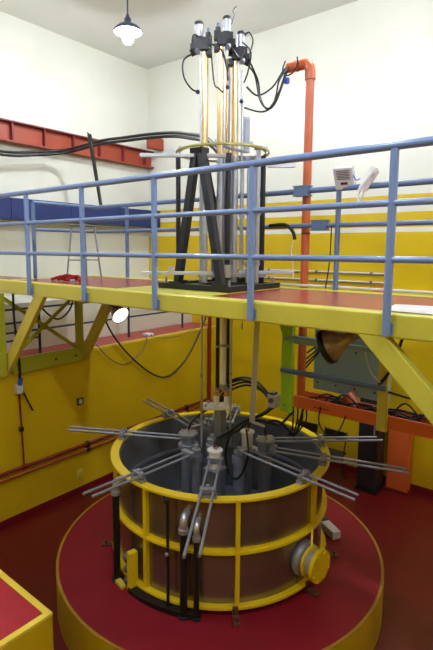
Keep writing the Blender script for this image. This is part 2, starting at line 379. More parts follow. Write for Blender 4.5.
# ------------------------------------------------------------------ detector tubes in the tank
ZB = ZP + .09
def det_tube(dx_, dy_, r, zt, label, kind):
    x, y = CX+dx_, CY+dy_
    t = thing('detector_tube', (x, y, ZB), label, 'tube', 'upright tubes inside the tank')
    if kind == 'white':
        MB().cyl((x,y,ZB), (x,y,zt-.2), r, n=20).build('barrel', 'steel_dull', t)
        MB().cyl((x,y,zt-.2), (x,y,zt-.02), r*1.08, n=20).build('white_sleeve', 'white_cap', t)
        MB().cyl((x,y,zt-.02), (x,y,zt), r*1.35, n=20).build('cap', 'white_cap', t)
        MB().obox((x,y,zt-.215), (r*1.5,0,0), (0,r*1.5,0), (0,0,.012)).build('collar', 'steel_dull', t)
    elif kind == 'flange':
        MB().cyl((x,y,ZB), (x,y,zt-.08), r*.86, n=20).build('barrel', 'steel_dull', t)
        MB().lathe((x,y,zt-.1), (0,0,1), [(r*.86,-.08),(r*1.3,-.07),(r*1.3,-.03),(r*.95,-.025),(r*.95,.065),(r*1.25,.07),(r*1.25,.1),(.001,.1)], 24, False).build('head', 'steel_dull', t)
        for k in range(6):
            a = k*math.pi/3; q = (x+r*1.05*math.cos(a), y+r*1.05*math.sin(a))
            MB().cyl((q[0],q[1],zt), (q[0],q[1],zt+.02), .012, n=6).build('bolt', 'steel', t)
    else:
        MB().cyl((x,y,ZB), (x,y,zt), r, n=20).build('barrel', 'steel_dull', t)
        MB().cyl((x,y,zt-.14), (x,y,zt-.06), r*1.25, n=20).build('collar', 'steel_dull', t)
        MB().cyl((x,y,zt), (x,y,zt+.05), r*.4, n=12).build('stub', 'steel', t)
    for k in (-1, 1):
        MB().cyl((x+.016*k,y,zt), (x+.016*k,y,zt+.045), .009, n=8).build('connector', 'copper' if k > 0 else 'steel', t)
    return t
det_tube(.26, -.42, .062, -1.70, 'white capped detector tube nearest the front of the tank', 'white')
det_tube(.25, .20, .062, -1.68, 'white capped detector tube beside the hanging flat bar', 'white')
det_tube(-.33, -.19, .092, -1.73, 'grey bolted flange-headed tube at the left of the tank cluster', 'flange')
det_tube(.48, .23, .088, -1.73, 'grey bolted flange-headed tube at the right of the tank cluster', 'flange')
det_tube(-.16, .10, .07, -1.60, 'tall plain grey tube under the left thin hanging rod', 'plain')
det_tube(-.02, -.40, .05, -1.78, 'slim plain grey tube left of the front white capped tube', 'plain')
det_tube(.30, -.03, .065, -1.84, 'silver tube under the right front arm with no cap', 'plain')
det_tube(.02, -.17, .06, -1.72, 'plain grey tube behind the front white capped tube', 'plain')
det_tube(.10, .24, .06, -1.70, 'plain grey tube behind the centre column on its right', 'plain')
det_tube(-.30, .12, .055, -1.68, 'plain grey tube farthest to the back left of the cluster', 'plain')
# centre column with plate
t = thing('centre_column', (CX, CY, ZB), 'square grey centre column in the tank carrying a white plate', 'column')
MB().box(CX-.05, CX+.05, CY-.05, CY+.05, ZB, -1.40).build('column', 'steel_dull', t)
MB().obox(L_(-.03,0,-1.385), Vector((.778,.628,0))*.17, Vector((-.628,.778,0))*.11, Vector((0,0,.014))).build('plate', 'white_cap', t, bevel=.004)
for k, (r_, q_) in enumerate(((-.045, 0), (.075, -.02))):
    b_ = L_(r_, q_, -1.37)
    f1 = MB().cyl(b_, (b_[0],b_[1],-1.25), .034, n=16).build('fitting', 'white_cap', t)
    MB().cyl((b_[0],b_[1],-1.25), (b_[0],b_[1],-1.20), .040, .036, n=16).build('brass_nut', 'copper', f1)
for r_, q_ in ((-.17,-.06),(-.14,.07),(.10,.07)):
    b_ = L_(r_, q_, -1.37); MB().cyl(b_, (b_[0],b_[1],-1.34), .014, n=6).build('bolt', 'steel', t)

# ------------------------------------------------------------------ walkway
YW0, YW1 = 3.30, 4.87
t = thing('walkway', (-3.3, 4.0, -.17), 'raised steel walkway with yellow edge beams and red deck panels', 'walkway')
MB().box(XU, XR, YW0, YW0+.10, -.168, 0).build('front_beam', 'yellow_steel', t, bevel=.014)
MB().box(XL, XR, YW1-.10, YW1, -.168, .006).build('rear_beam', 'yellow_steel', t, bevel=.01)
MB().box(XL, XL+.08, YW0+.10, YW1-.10, -.168, .004).build('end_beam', 'yellow_steel', t, bevel=.008)
MB().box(XU, XR, YW0+.10, YW0+.16, -.03, -.002).build('border_strip', 'yellow_steel', t)
MB().box(XL+.08, XR, YW1-.16, YW1-.10, -.03, .002).build('border_strip', 'yellow_steel', t)
MB().box(-4.12, -2.80, YW0+.16, YW1-.16, -.03, .0).build('yellow_plate', 'yellow_steel', t)
edges = [(-8.35,-6.30), (-6.22,-5.17), (-5.17,-4.12), (-2.80,-1.78), (-1.78,-.76), (-.76,.26), (.26,1.28), (1.28,2.24), (2.24,3.2)]
for x0, x1 in edges:
    y1 = YW1-.16 if x0 > -6.3 else 3.85
    MB().box(x0+.003, x1-.003, YW0+.16, y1, -.028, -.001).build('deck_panel', 'red_deck', t)
MB().cyl((-2.9, YW1-.02, .035), (XR, YW1-.02, .035), .014, n=8).build('edge_pipe', 'grey_plastic', t)
for x in (-5.2, -4.12, -2.8, -.8, 1.2):
    MB().box(x-.03, x+.03, YW0+.1, YW1-.1, -.15, -.031).build('cross_beam', 'yellow_steel', t)
# knee braces
def brace(p0, p1, w, h, label, m_='yellow_brace', name='knee_brace'):
    o = MB().bar(p0, p1, w, h, up=(0,1,0)).build(name, m_, bevel=.01)
    return tag(o, label, 'brace')
brace((-5.36, 3.335, -.09), (-6.40, 3.335, -1.33), .17, .066, 'wide yellow diagonal brace under the left end of the walkway front')
brace((-5.50, 4.60, -.12), (-6.27, 4.60, -1.22), .14, .10, 'yellow diagonal brace behind the lit spotlight at the walkway rear')
brace((-1.30, 3.352, -.09), (-.10, 3.352, -1.32), .15, .094, 'wide yellow diagonal brace under the right end of the walkway', 'yellow_steel')
tag(MB().box(-.16, .02, 3.30, 3.44, ZF, -.168).build('support_post', 'yellow_steel', bevel=.008), 'yellow square support post under the walkway right of the frame', 'post')
# end frame on the left lower wall
t = thing('end_truss', (XL+.04, 3.9, -1.32), 'lime and olive steel cross-braced end truss on the left lower wall', 'frame')
MB().box(XL+.005, XL+.07, 3.38, 4.66, -1.31, -1.09).build('bottom_beam', 'olive_steel', t, bevel=.006)
MB().box(XL+.005, XL+.09, 3.19, 3.28, -1.31, -.17).build('post', 'olive_steel', t, bevel=.004)
MB().box(XL+.005, XL+.09, 4.44, 4.54, -1.10, -.17).build('post', 'olive_steel', t, bevel=.004)
MB().bar((XL+.03, 3.29, -.24), (XL+.03, 4.48, -1.12), .02, .05, up=(0,0,1)).build('cross_brace', 'olive_steel', t)
MB().bar((XL+.055, 4.44, -.26), (XL+.055, 3.34, -1.10), .02, .05, up=(0,0,1)).build('cross_brace', 'olive_steel', t)
for yy in (3.45, 4.05, 4.4):
    MB().cyl((XL+.07, yy, -1.21), (XL+.085, yy, -1.21), .02, n=6).build('bolt', 'grey_dark', t)

# ------------------------------------------------------------------ railings
def railing(name, label, rails, posts, m_):
    p0 = rails[0][0]
    t = thing(name, (p0[0], p0[1], 0), label, 'railing')
    for (a, b, r) in rails: MB().cyl(a, b, r, n=14).build('rail', m_, t)
    for (x, y, z0, z1, r) in posts:
        po = MB().cyl((x,y,z0), (x,y,z1), r, n=14).build('post', m_, t)
        if z0 < -.1: MB().box(x-.035, x+.035, y+.02, YW0-.0, -.145, -.06).build('post_bracket', m_, po)
YR = 3.262
railing('front_railing', 'blue tubular railing along the near edge of the walkway',
        [((XU, YR, 1.10), (XR, YR, 1.10), .029), ((XU, YR, .735), (XR, YR, .735), .0235), ((XU, YR, .365), (XR, YR, .365), .0235)],
        [(-.0 + 1.11*k, YR, -.15, 1.08, .028) for k in range(-7, 3)], 'rail_blue')
YRR = 4.83
railing('rear_railing', 'blue tubular railing along the far edge of the walkway, behind the tower',
        [((-6.25, YRR, 1.065), (XR, YRR, 1.065), .03), ((-6.25, YRR, .69), (XR, YRR, .69), .025)],
        [(x, YRR, 0.0, 1.06, .028) for x in (-5.5, -3.87, -2.2, -.55, 1.1, 2.7)], 'rail_steel_blue')
railing('end_railing', 'short blue railing closing the left end of the walkway deck',
        [((-6.25, 3.775, 1.065), (-6.25, YRR-.03, 1.065), .027), ((-6.25, 3.775, .69), (-6.25, YRR-.03, .69), .022)],
        [(-6.25, 3.775, 0.0, 1.065, .027)], 'rail_steel_blue')
t = thing('ledge_railing', (-6.65, 5, ZL), 'dark navy railing standing on the red ledge behind the walkway', 'railing')
for z in (-.46, -.66, -.80, -.92):
    MB().cyl((-6.65, 2.2, z), (-6.65, (7.3 if z in (-.46, -.80) else 4.05), z), .016, n=8).build('rail', 'rail_navy', t)
for y in (2.6, 3.35, 4.05, 4.75, 5.85, 7.3):
    MB().cyl((-6.65, y, ZL), (-6.65, y, -.44), .021, n=8).build('post', 'rail_navy', t)

# ------------------------------------------------------------------ drive tower on the walkway
t = thing('drive_tower', (CX, CY, 0), 'black framed instrument tower with gold ring standing on the walkway', 'tower')
h = .5
fr = MB()
MB().box(CX-h, CX+h, CY-h, CY-h+.09, 0.002, .06).build('base_bar', 'black_steel', t)
MB().box(CX-h, CX+h, CY+h-.13, CY+h-.06, 0.003, .06).build('base_bar', 'black_steel', t)
MB().box(CX-h, CX-h+.09, CY-h+.09, CY+h-.13, 0.003, .06).build('base_bar', 'black_steel', t)
MB().box(CX+h-.09, CX+h, CY-h+.09, CY+h-.13, 0.003, .06).build('base_bar', 'black_steel', t)
MB().box(CX-.2, CX-.14, CY-h+.09, CY+h-.13, 0.004, .05).build('base_bar', 'black_steel', t)
MB().box(CX+.14, CX+.2, CY-h+.09, CY+h-.13, 0.004, .05).build('base_bar', 'black_steel', t)
for (sx, sy) in ((-1,-1),(1,-1),(1,1),(-1,1)):
    MB().cyl((CX+sx*.44, CY-.03+sy*.41, .06), (CX+sx*.44, CY-.03+sy*.41, .12), .014, n=6).build('anchor_bolt', 'steel_dull', t)
ZRG = 1.475
MB().bar((-3.60, 3.88, .05), (-3.37, 3.92, ZRG-.02), .075, .075, up=(0,1,0)).build('leg', 'black_steel', t)
MB().bar((-3.00, 3.88, .05), (-3.31, 3.92, ZRG-.02), .075, .075, up=(0,1,0)).build('leg', 'black_steel', t)
MB().bar((-3.56, 4.72, .05), (-3.34, 3.98, ZRG-.05), .07, .07, up=(1,0,0)).build('leg', 'black_steel', t)
MB().box(-3.42, -3.26, 3.87, 3.99, ZRG-.06, ZRG-.012).build('head_plate', 'black_steel', t)
for x in (-3.60, -3.00):
    MB().box(x-.09, x+.09, 3.83, 3.93, .06, .08).build('leg_foot', 'black_steel', t)
    MB().bar((x+.02*(1 if x < -3.3 else -1), 3.88, .07), (x+.12*(1 if x > -3.3 else -1)*-1, 3.88, .07), .03, .06).build('gusset', 'black_steel', t)
rg = MB().ring(CX, CY, .494, .512, ZRG-.012, ZRG+.006, 72).build('ring', 'gold_ring', t)
MB().ring(CX, CY, .465, .478, ZRG-.012, ZRG+.004, 72).build('ring_lip', 'gold_ring', rg)
for a in (20, 75, 130, 185, 240, 300, 345):
    q = pol(a, .487, ZRG+.008); MB().cyl(q, (q[0],q[1],q[2]+.03), .016, n=6).build('ring_bolt', 'steel', rg)
for k, (r_, q_, z1, rad, m_) in enumerate(((-.485, 0, ZRG-.012, .027, 'black_steel'), (.46, .1, ZRG-.012, .03, 'black_steel'), (.385, -.1, ZRG+.02, .024, 'steel'), (.285, -.12, ZRG-.1, .022, 'steel'), (.24, .3, ZRG-.012, .022, 'steel'), (-.2, .42, ZRG-.012, .022, 'steel'))):
    po = MB().cyl(L_(r_,q_,.06), L_(r_,q_,z1), rad, n=14).build('upright', m_, t)
    if m_ == 'steel':
        MB().cyl(L_(r_,q_,z1), L_(r_,q_,z1+.03), rad*2, n=12).build('knob', 'steel_dull', po)
        for z in (.25, .8): MB().cyl(L_(r_,q_,z), L_(r_,q_,z+.05), rad*1.6, n=12).build('collar', 'steel_dull', po)
MB().cyl(L_(.062,-.1,.06), L_(.062,-.1,ZRG-.02), .03, n=14).build('upright', 'black_steel', t)
MB().cyl(L_(.062,-.1,.12), L_(.062,-.1,.26), .042, n=14).build('sleeve', 'steel', t)
# cross bars
for z, r0, r1, q_ in ((1.39, -.86, .03, -.30), (.175, -.86, -.1, -.28), (1.345, .5, .80, .02), (.175, .2, .82, .02)):
    ab = MB().bar(L_(r0,q_,z), L_(r1,q_,z), .045, .035).build('cross_arm', 'alu', t, bevel=.003)
    if r0 < 0:
        MB().obox(L_(r0+.32,q_-.01,z+.035), Vector((.778,.628,0))*.03, Vector((-.628,.778,0))*.02, Vector((0,0,.035))).build('arm_block', 'alu', ab)
# low plates linking tubes
MB().obox(L_(.12,0,.14), Vector((.778,.628,0))*.38, Vector((-.628,.778,0))*.05, Vector((0,0,.02))).build('tie_plate', 'steel_dull', t)
MB().obox(L_(.12,.1,.10), Vector((.778,.628,0))*.22, Vector((-.628,.778,0))*.05, Vector((0,0,.03))).build('tie_block', 'black_steel', t)
MB().bar(L_(0,-.45,ZRG-.02), L_(.25,-.15,ZRG-.02), .03, .02).build('ring_spoke', 'steel_dull', t)
MB().bar(L_(-.45,.1,ZRG-.02), L_(.45,.1,ZRG-.02), .03, .02).build('ring_spoke', 'steel_dull', t)
# grey terminal box on the ring
bxo = MB().obox(L_(.27, .12, ZRG+.22), Vector((.778,.628,0))*.035, Vector((-.628,.778,0))*.03, Vector((0,0,.19))).build('terminal_box', 'grey_plastic', t, bevel=.004)
MB().obox(L_(.27, .088, ZRG+.22), Vector((.778,.628,0))*.026, Vector((-.628,.778,0))*.004, Vector((0,0,.16))).build('box_cover', 'steel_dull', bxo)
for r_, q_ in ((.215,.05),(.07,.13)):
    MB().cyl(L_(r_,q_,.1), L_(r_,q_,2.35), .015, n=10).build('guide_rod', 'steel', t)

# drives: gold tube, silver lower tube, motor head
def drive(r_, q_, ztop, rad, side, label):
    b_ = L_(r_, q_, .06)
    t = thing('drive_unit', b_, label, 'drive', 'gold tubed drive units in the tower')
    P = lambda dr, dq, z: L_(r_+dr, q_+dq, z)
    ex = Vector((.778,.628,0)); ey = Vector((-.628,.778,0)); U = Vector((0,0,1))
    MB().cyl(b_, P(0,0,ZRG-.03), rad*1.02, n=22).build('lower_tube', 'steel', t)
    MB().cyl(P(0,0,ZRG-.03), P(0,0,ztop), rad, n=22).build('gold_tube', 'brass', t)
    MB().cyl(P(-rad*.75*side,-rad*.9,ZRG), P(-rad*.75*side,-rad*.9,ztop-.02), .011, n=8).build('side_rod', 'steel', t)
    hd = MB().obox(P(-.035*side,-.01,ztop+.055), ex*.085, ey*.06, U*.065).build('motor_block', 'black_steel', t, bevel=.008)
    MB().obox(P(-.10*side,-.03,ztop+.02), ex*.045, ey*.04, U*.03).build('side_plug', 'black_rubber', hd)
    MB().cyl(P(-.10*side,-.04,ztop-.06), P(-.13*side,-.06,ztop+.0), .03, n=10).build('connector', 'black_rubber', hd)
    MB().obox(P(.055*side,-.03,ztop+.09), ex*.028, ey*.03, U*.045).build('side_block', 'black_steel', hd)
    MB().cyl(P(-.08*side,-.05,ztop-.01), P(-.06*side,-.1,ztop-.05), .026, n=10).build('cable_gland', 'steel_dull', hd)
    MB().obox(P(.05*side,0,ztop-.02), ex*.03, ey*.05, U*.03).build('clamp', 'black_steel', hd)
    mo = MB().cyl(P(-.055*side,0,ztop+.12), P(-.055*side,0,ztop+.26), .042, n=18).build('motor', 'steel', t)
    MB().lathe(P(-.055*side,0,ztop+.26), (0,0,1), [(.047,0),(.05,.012),(.045,.03),(.02,.04),(.001,.04)], 18).build('motor_cap', 'black_steel', mo)
    MB().cyl(P(-.055*side,0,ztop+.11), P(-.055*side,0,ztop+.135), .052, n=18).build('motor_flange', 'black_steel', mo)
    en = MB().cyl(P(.04*side,.0,ztop+.11), P(.04*side,.0,ztop+.185), .03, n=14).build('encoder', 'black_steel', t)
    MB().cyl(P(.04*side,.0,ztop+.185), P(.04*side,.0,ztop+.23), .016, n=10).build('blue_tip', 'rail_blue', en)
    MB().sphere(P(-rad*1.5*side,-.02,ztop-.42), .024).build('clip', 'rail_navy', t)
drive(-.205, -.02, 2.52, .045, 1, 'drive unit with gold tube at the left of the tower, lowest cable loop')
drive(-.02, -.05, 2.56, .042, -1, 'drive unit in the middle of the tower with the highest motor')
drive(.135, .02, 2.44, .042, -1, 'drive unit with gold tube at the right of the tower, nearest the orange pipe')
t = thing('back_drive_tube', L_(.05, .16, .06), 'slim gold tube behind the middle drive unit of the tower', 'tube')
MB().cyl(L_(.05,.16,.06), L_(.05,.16,ZRG-.03), .03, n=16).build('lower_tube', 'steel', t)
MB().cyl(L_(.05,.16,ZRG-.03), L_(.05,.16,2.5), .028, n=16).build('gold_tube', 'brass', t)

# hanging rods and pipes between walkway and tank
def hang(r_, q_, z0, z1, rad, m_, label, cat='rod', name='hanging_rod'):
    t = thing(name, L_(r_, q_, z0), label, cat)
    MB().cyl(L_(r_,q_,z0), L_(r_,q_,z1), rad, n=14).build('shaft', m_, t)
    MB().cyl(L_(r_,q_,z0), L_(r_,q_,z0+.06), rad*1.35, n=14).build('end_sleeve', 'steel_dull', t)
    MB().cyl(L_(r_,q_,(z0+z1)/2), L_(r_,q_,(z0+z1)/2+.03), rad*1.25, n=14).build('joint', 'steel_dull', t)
hang(-.215, -.15, -1.82, -.17, .0125, 'steel', 'thin steel rod hanging from the walkway into the left of the tank')
hang(.115, -.1, -1.80, -.17, .0125, 'steel', 'thin steel rod hanging just right of the white pipe')
hang(.03, -.06, -1.16, -.17, .033, 'white_cap', 'white upright pipe between the walkway and the centre plate', 'pipe', 'white_pipe')
hang(-.035, .08, -1.24, -.17, .022, 'black_rubber', 'black upright hose left of the white pipe', 'hose', 'black_hose')
hang(.085, .08, -1.24, -.17, .02, 'black_rubber', 'black upright hose right of the white pipe', 'hose', 'black_hose')
hang(.22, -.3, -.42, -.17, .006, 'steel', 'tiny twin hook hanging under the walkway right of the white pipe', 'hook', 'hook')
t = thing('flat_hanger', L_(.37,-.2,-1.5), 'flat aluminium bar hanging from the walkway beside the white capped tube', 'bar')
MB().bar(L_(.355,-.2,-1.5), L_(.40,-.2,-.168), .06, .03, up=(.628,-.778,0)).build('bar', 'alu', t)
MB().bar(L_(.355,-.2,-1.5), L_(.50,-.2,-1.55), .03, .02).build('foot', 'alu', t)

# ------------------------------------------------------------------ orange conduit pipe with cables
PX, PY = -2.625, 4.93
t = thing('orange_conduit', (PX, PY, -1.2), 'tall orange plastic conduit pipe rising behind the walkway to an elbow', 'pipe')
MB().cyl((PX, PY, -1.25), (PX, PY, 2.33), .047, n=20).build('pipe', 'orange_pipe', t)
el = [(PX, PY, 2.31), (PX-.01, PY, 2.38), (PX-.05, PY, 2.425), (PX-.12, PY-.0, 2.43)]
MB().tube(el, .055, 16, sub=4).build('elbow', 'orange_pipe', t)
MB().cyl((PX, PY, 2.25), (PX, PY, 2.33), .058, n=20).build('collar', 'orange_pipe', t)
MB().cyl((PX-.1, PY, 2.43), (PX-.28, PY, 2.43), .052, n=20).build('side_pipe', 'orange_pipe', t)
MB().cyl((PX-.15, PY, 2.43), (PX-.18, PY, 2.43), .058, n=20).build('collar', 'orange_pipe', t)
MB().cyl((PX, PY, .60), (PX, PY, .62), .05, n=20).build('joint', 'pipe_red', t)
for x, z, lab in ((PX, 1.065, 'blue-grey pipe clamp holding the orange conduit to the rear top rail'), (-2.40, .69, 'small blue-grey clamp on the rear middle rail beside a post')):
    o = thing('pipe_clamp', (x, YRR, z-.07), lab, 'clamp')
    MB().box(x-.085, x+.085, YRR-.05, YRR+.05, z-.05, z+.05).build('body', 'rail_steel_blue', o, bevel=.01)
    for dz in (-.055, .045): MB().box(x-.095, x+.095, YRR-.055, YRR+.055, z+dz, z+dz+.012).build('flange', 'rail_steel_blue', o)

def cable(pts, r, label, m_='black_rubber', name='cable', n=8, cat='cable', group=None):
    return tag(MB().tube(pts, r, n).build(name, m_), label, cat, group)
A = (PX-.26, PY, 2.43)
h3 = L_(.24, -.02, 2.40)
cable([h3, (-3.19,4.7,2.36), (-3.13,4.7,2.12), (-3.06,4.7,2.0), (-2.96,4.7,1.97), (-2.92,4.72,2.1), (-2.90,4.75,2.26), (-2.87,4.9,2.44), A], .010, 'black cable dropping in the deepest loop from the tower to the orange conduit')
cable([L_(.27,-.02,2.44), (-3.16,4.72,2.30), (-3.12,4.72,2.1), (-3.02,4.72,1.97), (-2.92,4.76,2.12), (-2.88,4.86,2.38), (A[0]-.005,A[1]+.02,A[2])], .010, 'black cable looping beside the deepest loop at the orange conduit')
cable([L_(.26,.05,2.18), (-3.18,4.75,2.15), (-3.02,4.8,2.22), (-2.93,4.86,2.38), (A[0],A[1]-.02,A[2]+.015)], .010, 'upper black cable running straight from tower to orange conduit')
cable([L_(.24,.1,1.98), (-3.15,4.8,1.98), (-3.0,4.82,2.04), (-2.92,4.86,2.26), (-2.88,4.9,2.42), (A[0],A[1]+.02,A[2]-.015)], .010, 'lower black cable sagging from tower to orange conduit')
t = thing('cable_loop', (PX-.24, PY-.07, 2.2), 'small black cable loop with blue plug on the orange conduit end', 'cable')
MB().tube([(PX-.13,PY-.06,2.5),(PX-.12,PY-.075,2.42),(PX-.17,PY-.08,2.34),(PX-.25,PY-.08,2.33),(PX-.31,PY-.06,2.40),(PX-.29,PY-.04,2.5)], .008, 8).build('loop', 'black_rubber', t)
MB().box(PX-.265, PX-.215, PY-.10, PY-.06, 2.24, 2.30).build('plug', 'blue_plug', t, bevel=.006)
cable([(-3.0,4.77,.70),(-2.85,4.77,.71),(-2.76,4.77,.69),(-2.70,4.78,.62),(-2.68,4.79,.54)], .02, 'thick black cable bent down from the rear middle rail beside the conduit')
cable([(-2.69,4.79,.56),(-2.72,4.79,.42),(-2.70,4.79,.28),(-2.69,4.79,.12)], .006, 'thin white wire hanging beside the conduit on the rear railing', 'white_plastic')
cable([(-2.25,4.79,.68),(-2.26,4.79,.3),(-2.29,4.78,.02)], .007, 'thin black wire hanging down the rear railing post')
# drive head cable loops
cable([L_(-.28,-.05,2.50), L_(-.42,-.05,2.42), L_(-.42,-.05,2.25), L_(-.34,-.05,2.13), L_(-.27,-.05,2.10)], .009, 'black cable loop at the left drive head')
cable([L_(-.14,-.05,2.62), L_(-.10,-.07,2.2), L_(-.05,-.1,2.12), L_(.0,-.1,2.08)], .008, 'black cable between the left and middle gold tubes')
cable([L_(.2,-.05,2.6), L_(.29,-.05,2.5), L_(.26,-.05,2.3), L_(.22,-.02,2.2)], .009, 'black cable hugging the right drive unit')
cable([L_(-.13,-.06,2.58), L_(-.02,-.1,2.50), L_(.03,-.1,2.35), L_(.05,-.1,2.2)], .010, 'black cable drooping between the left and middle motor blocks')
cable([L_(.05,-.08,2.60), L_(.10,-.12,2.5), L_(.17,-.1,2.42), L_(.22,-.06,2.52)], .010, 'short black cable between the middle and right motor blocks')
cable([L_(-.20,-.08,2.6), L_(-.31,-.08,2.66), L_(-.33,-.06,2.56), L_(-.30,-.06,2.48)], .010, 'short black cable curled on the left motor block')
cable([L_(.06,.02,2.76), L_(.11,.0,2.88), L_(.10,.0,2.94), L_(.135,.0,2.98)], .006, 'thin grey twisted wire sticking up beside the middle motor', 'grey_dark')
cable([L_(.28,-.02,2.50), L_(.31,-.04,2.62), L_(.27,-.05,2.70), L_(.22,-.03,2.68)], .008, 'thin black cable curled round the right motor')
# thick cables on the left
CB = [(-8.05,1.2,2.1),(-8.05,3.0,2.08),(-8.05,4.32,2.08),(-8.05,4.9,2.16),(-7.9,5.5,2.28),(-7.05,5.6,2.34),(-6.39,5.6,2.31),(-5.8,5.6,2.28),(-5.2,5.5,2.2),(-4.6,5.2,2.04),(-4.0,4.8,1.85),(-3.6,4.5,1.62),(-3.45,4.42,1.40),(-3.42,4.40,.3)]
for k, (dy_, dz_, lab) in enumerate(((0,-.03,'thick black hose along the orange beam to the tower, upper of two'), (.01,-.082,'thick black hose along the orange beam to the tower, lower of two'))):
    cable([(x-.0, y+dy_+(dz_*-.9 if i > 10 else 0), z+dz_) for i, (x,y,z) in enumerate(CB)], .024, lab, name='hose', cat='hose', group='thick hoses to the tower')
for k, (dx_, lab) in enumerate(((0,'left of two black straps hanging from the hoses to the blue duct'), (.08,'right of two black straps hanging from the hoses to the blue duct'))):
    tag(MB().bar((-7.0+dx_*.8,5.31,2.385-.03*k), (-6.13+dx_*.3,4.85,1.10), .035, .015, up=(1,0,0)).build('strap', 'black_rubber'), lab, 'strap')

# ------------------------------------------------------------------ orange wall beam and blue duct
t = thing('wall_beam', (-8.25, 4, 2.27), 'orange steel beam with dark red stiffeners high on the left wall', 'beam')
MB().box(XU, -8.24, YF, 7.99, 2.29, 2.60).build('web', 'beam_orange', t)
MB().box(XU, -8.14, YF, 7.99, 2.60, 2.625).build('top_flange', 'beam_rib', t)
MB().box(XU, -8.14, YF, 7.99, 2.265, 2.29).build('bottom_flange', 'beam_orange', t)
for k in range(15):
    y = 7.75 - .63*k
    MB().box(-8.24, -8.16, y-.012, y+.012, 2.29, 2.60).build('stiffener', 'beam_rib', t)
tag(MB().box(-7.98, -7.83, 7.6, 7.98, 2.62, 2.86).build('beam_seat', 'beam_orange'), 'small orange block above the beam end in the upper corner', 'block')
t = thing('wall_duct', (-8.1, 4, .93), 'long blue rectangular duct along the left wall below the beam', 'duct')
for k in range(9):
    y0 = YF + 1.2*k; y1 = min(y0+1.19, 7.98)
    if y0 < 7.9: MB().box(XU+.002, -7.95, y0, y1, .93, 1.29).build('duct_section', 'duct_blue', t, bevel=.006)

# ------------------------------------------------------------------ things on the walkway
t = thing('intercom_box', (-2.14, YRR, 1.09), 'grey slotted intercom speaker box on the rear rail', 'intercom')
U2 = Vector((0,-.42,.9)).normalized(); E2 = Vector((.97,.2,.0)).normalized(); N2 = E2.cross(U2)
cc = Vector((-2.135, YRR-.02, 1.165))
bo = MB().obox(cc, E2*.098, U2*.115, N2*.05).build('case', 'grey_plastic', t, bevel=.012)
for k in range(6):
    MB().obox(cc - N2*-.051 + U2*(.085-.017*k), E2*.065, U2*.004, N2*.002).build('slot', 'grey_dark', bo)
MB().obox(cc + N2*.051 - U2*.045, E2*.035, U2*.012, N2*.003).build('display', 'black_steel', bo)
MB().obox(cc + N2*.054 - U2*.045 + E2*.008, E2*.012, U2*.006, N2*.002).build('red_light', 'cloth_red', bo)
t = thing('wall_phone', (-1.9, YRR, 1.08), 'white telephone handset in a tilted cradle on the rear rail', 'telephone')
U3 = (Vector((.5,0,.78))).normalized(); N3 = Vector((.25,-.85,.2)); N3 = (N3-U3*N3.dot(U3)).normalized(); E3 = U3.cross(N3)
cc = Vector((-1.875, YRR-.03, 1.125))
MB().obox(cc, E3*.045, U3*.115, N3*.025).build('cradle', 'white_plastic', t, bevel=.01)
hs = MB(); hs.tube([cc+N3*.035-U3*.12, cc+N3*.055-U3*.06, cc+N3*.06, cc+N3*.055+U3*.06, cc+N3*.035+U3*.12], .020, 10); hs.obox(cc+N3*.04-U3*.1, E3*.03, U3*.028, N3*.018); hs.obox(cc+N3*.04+U3*.1, E3*.03, U3*.028, N3*.018)
hs.build('handset', 'white_plastic', t)
lp = [cc-U3*.1+Vector((0,-.03,-.0)), cc-U3*.14+Vector((-.02,-.03,-.03)), cc-U3*.15+Vector((.0,-.03,-.09)), cc-U3*.11+Vector((.015,-.03,-.06)), cc-U3*.08+Vector((.0,-.03,-.0))]
MB().tube(lp, .009, 8).build('cord', 'white_plastic', t)
cable([(-2.06,YRR-.03,1.22),(-2.0,YRR-.05,1.13),(-1.96,YRR-.04,1.14)], .006, 'short blue lead between the intercom and the white phone', 'blue_plug')
tag(MB().add([(-1.19,3.41,.004),(-.62,3.41,.004),(-.60,3.98,.004),(-1.25,3.86,.004),(-1.19,3.41,.008),(-.62,3.41,.008),(-.60,3.98,.008),(-1.25,3.86,.008)], [(0,3,2,1),(4,5,6,7),(0,1,5,4),(1,2,6,5),(2,3,7,6),(3,0,4,7)]).build('plastic_sheet', 'white_plastic'), 'white sheet lying on the red deck at the right', 'sheet')
# stool
t = thing('metal_stool', (-5.70, 4.2, 0), 'metal stool with thin legs standing behind the front railing on the left', 'stool')
MB().box(-5.85, -5.57, 4.06, 4.34, .73, .755).build('seat', 'grey_dark', t, bevel=.008)
for sx in (-1, 1):
    for sy in (-1, 1):
        MB().cyl((-5.70+sx*.17, 4.2+sy*.17, .003), (-5.70+sx*.11, 4.2+sy*.11, .73), .0125, n=10).build('leg', 'steel_dull', t)
for sy in (-1, 1): MB().cyl((-5.70-.148, 4.2+sy*.148, .27), (-5.70+.148, 4.2+sy*.148, .27), .009, n=8).build('rung', 'steel_dull', t)
# red harness
t = thing('red_harness', (-5.5, 3.75, 0), 'crumpled red strap bundle lying on the deck by the stool', 'strap')
for k in range(5):
    x0 = -5.62+.08*k
    MB().tube([(x0-.12+.05*random.random(),3.68+.12*random.random(),.02),(x0,3.70+.12*random.random(),.05+.03*random.random()),(x0+.08,3.72+.1*random.random(),.06),(x0+.18,3.68+.1*random.random(),.022)], .02, 8).build('strap_fold', 'cloth_red', t)
MB().cyl((-5.28,3.68,.02),(-5.22,3.70,.02), .018, n=8).build('buckle', 'steel', t)

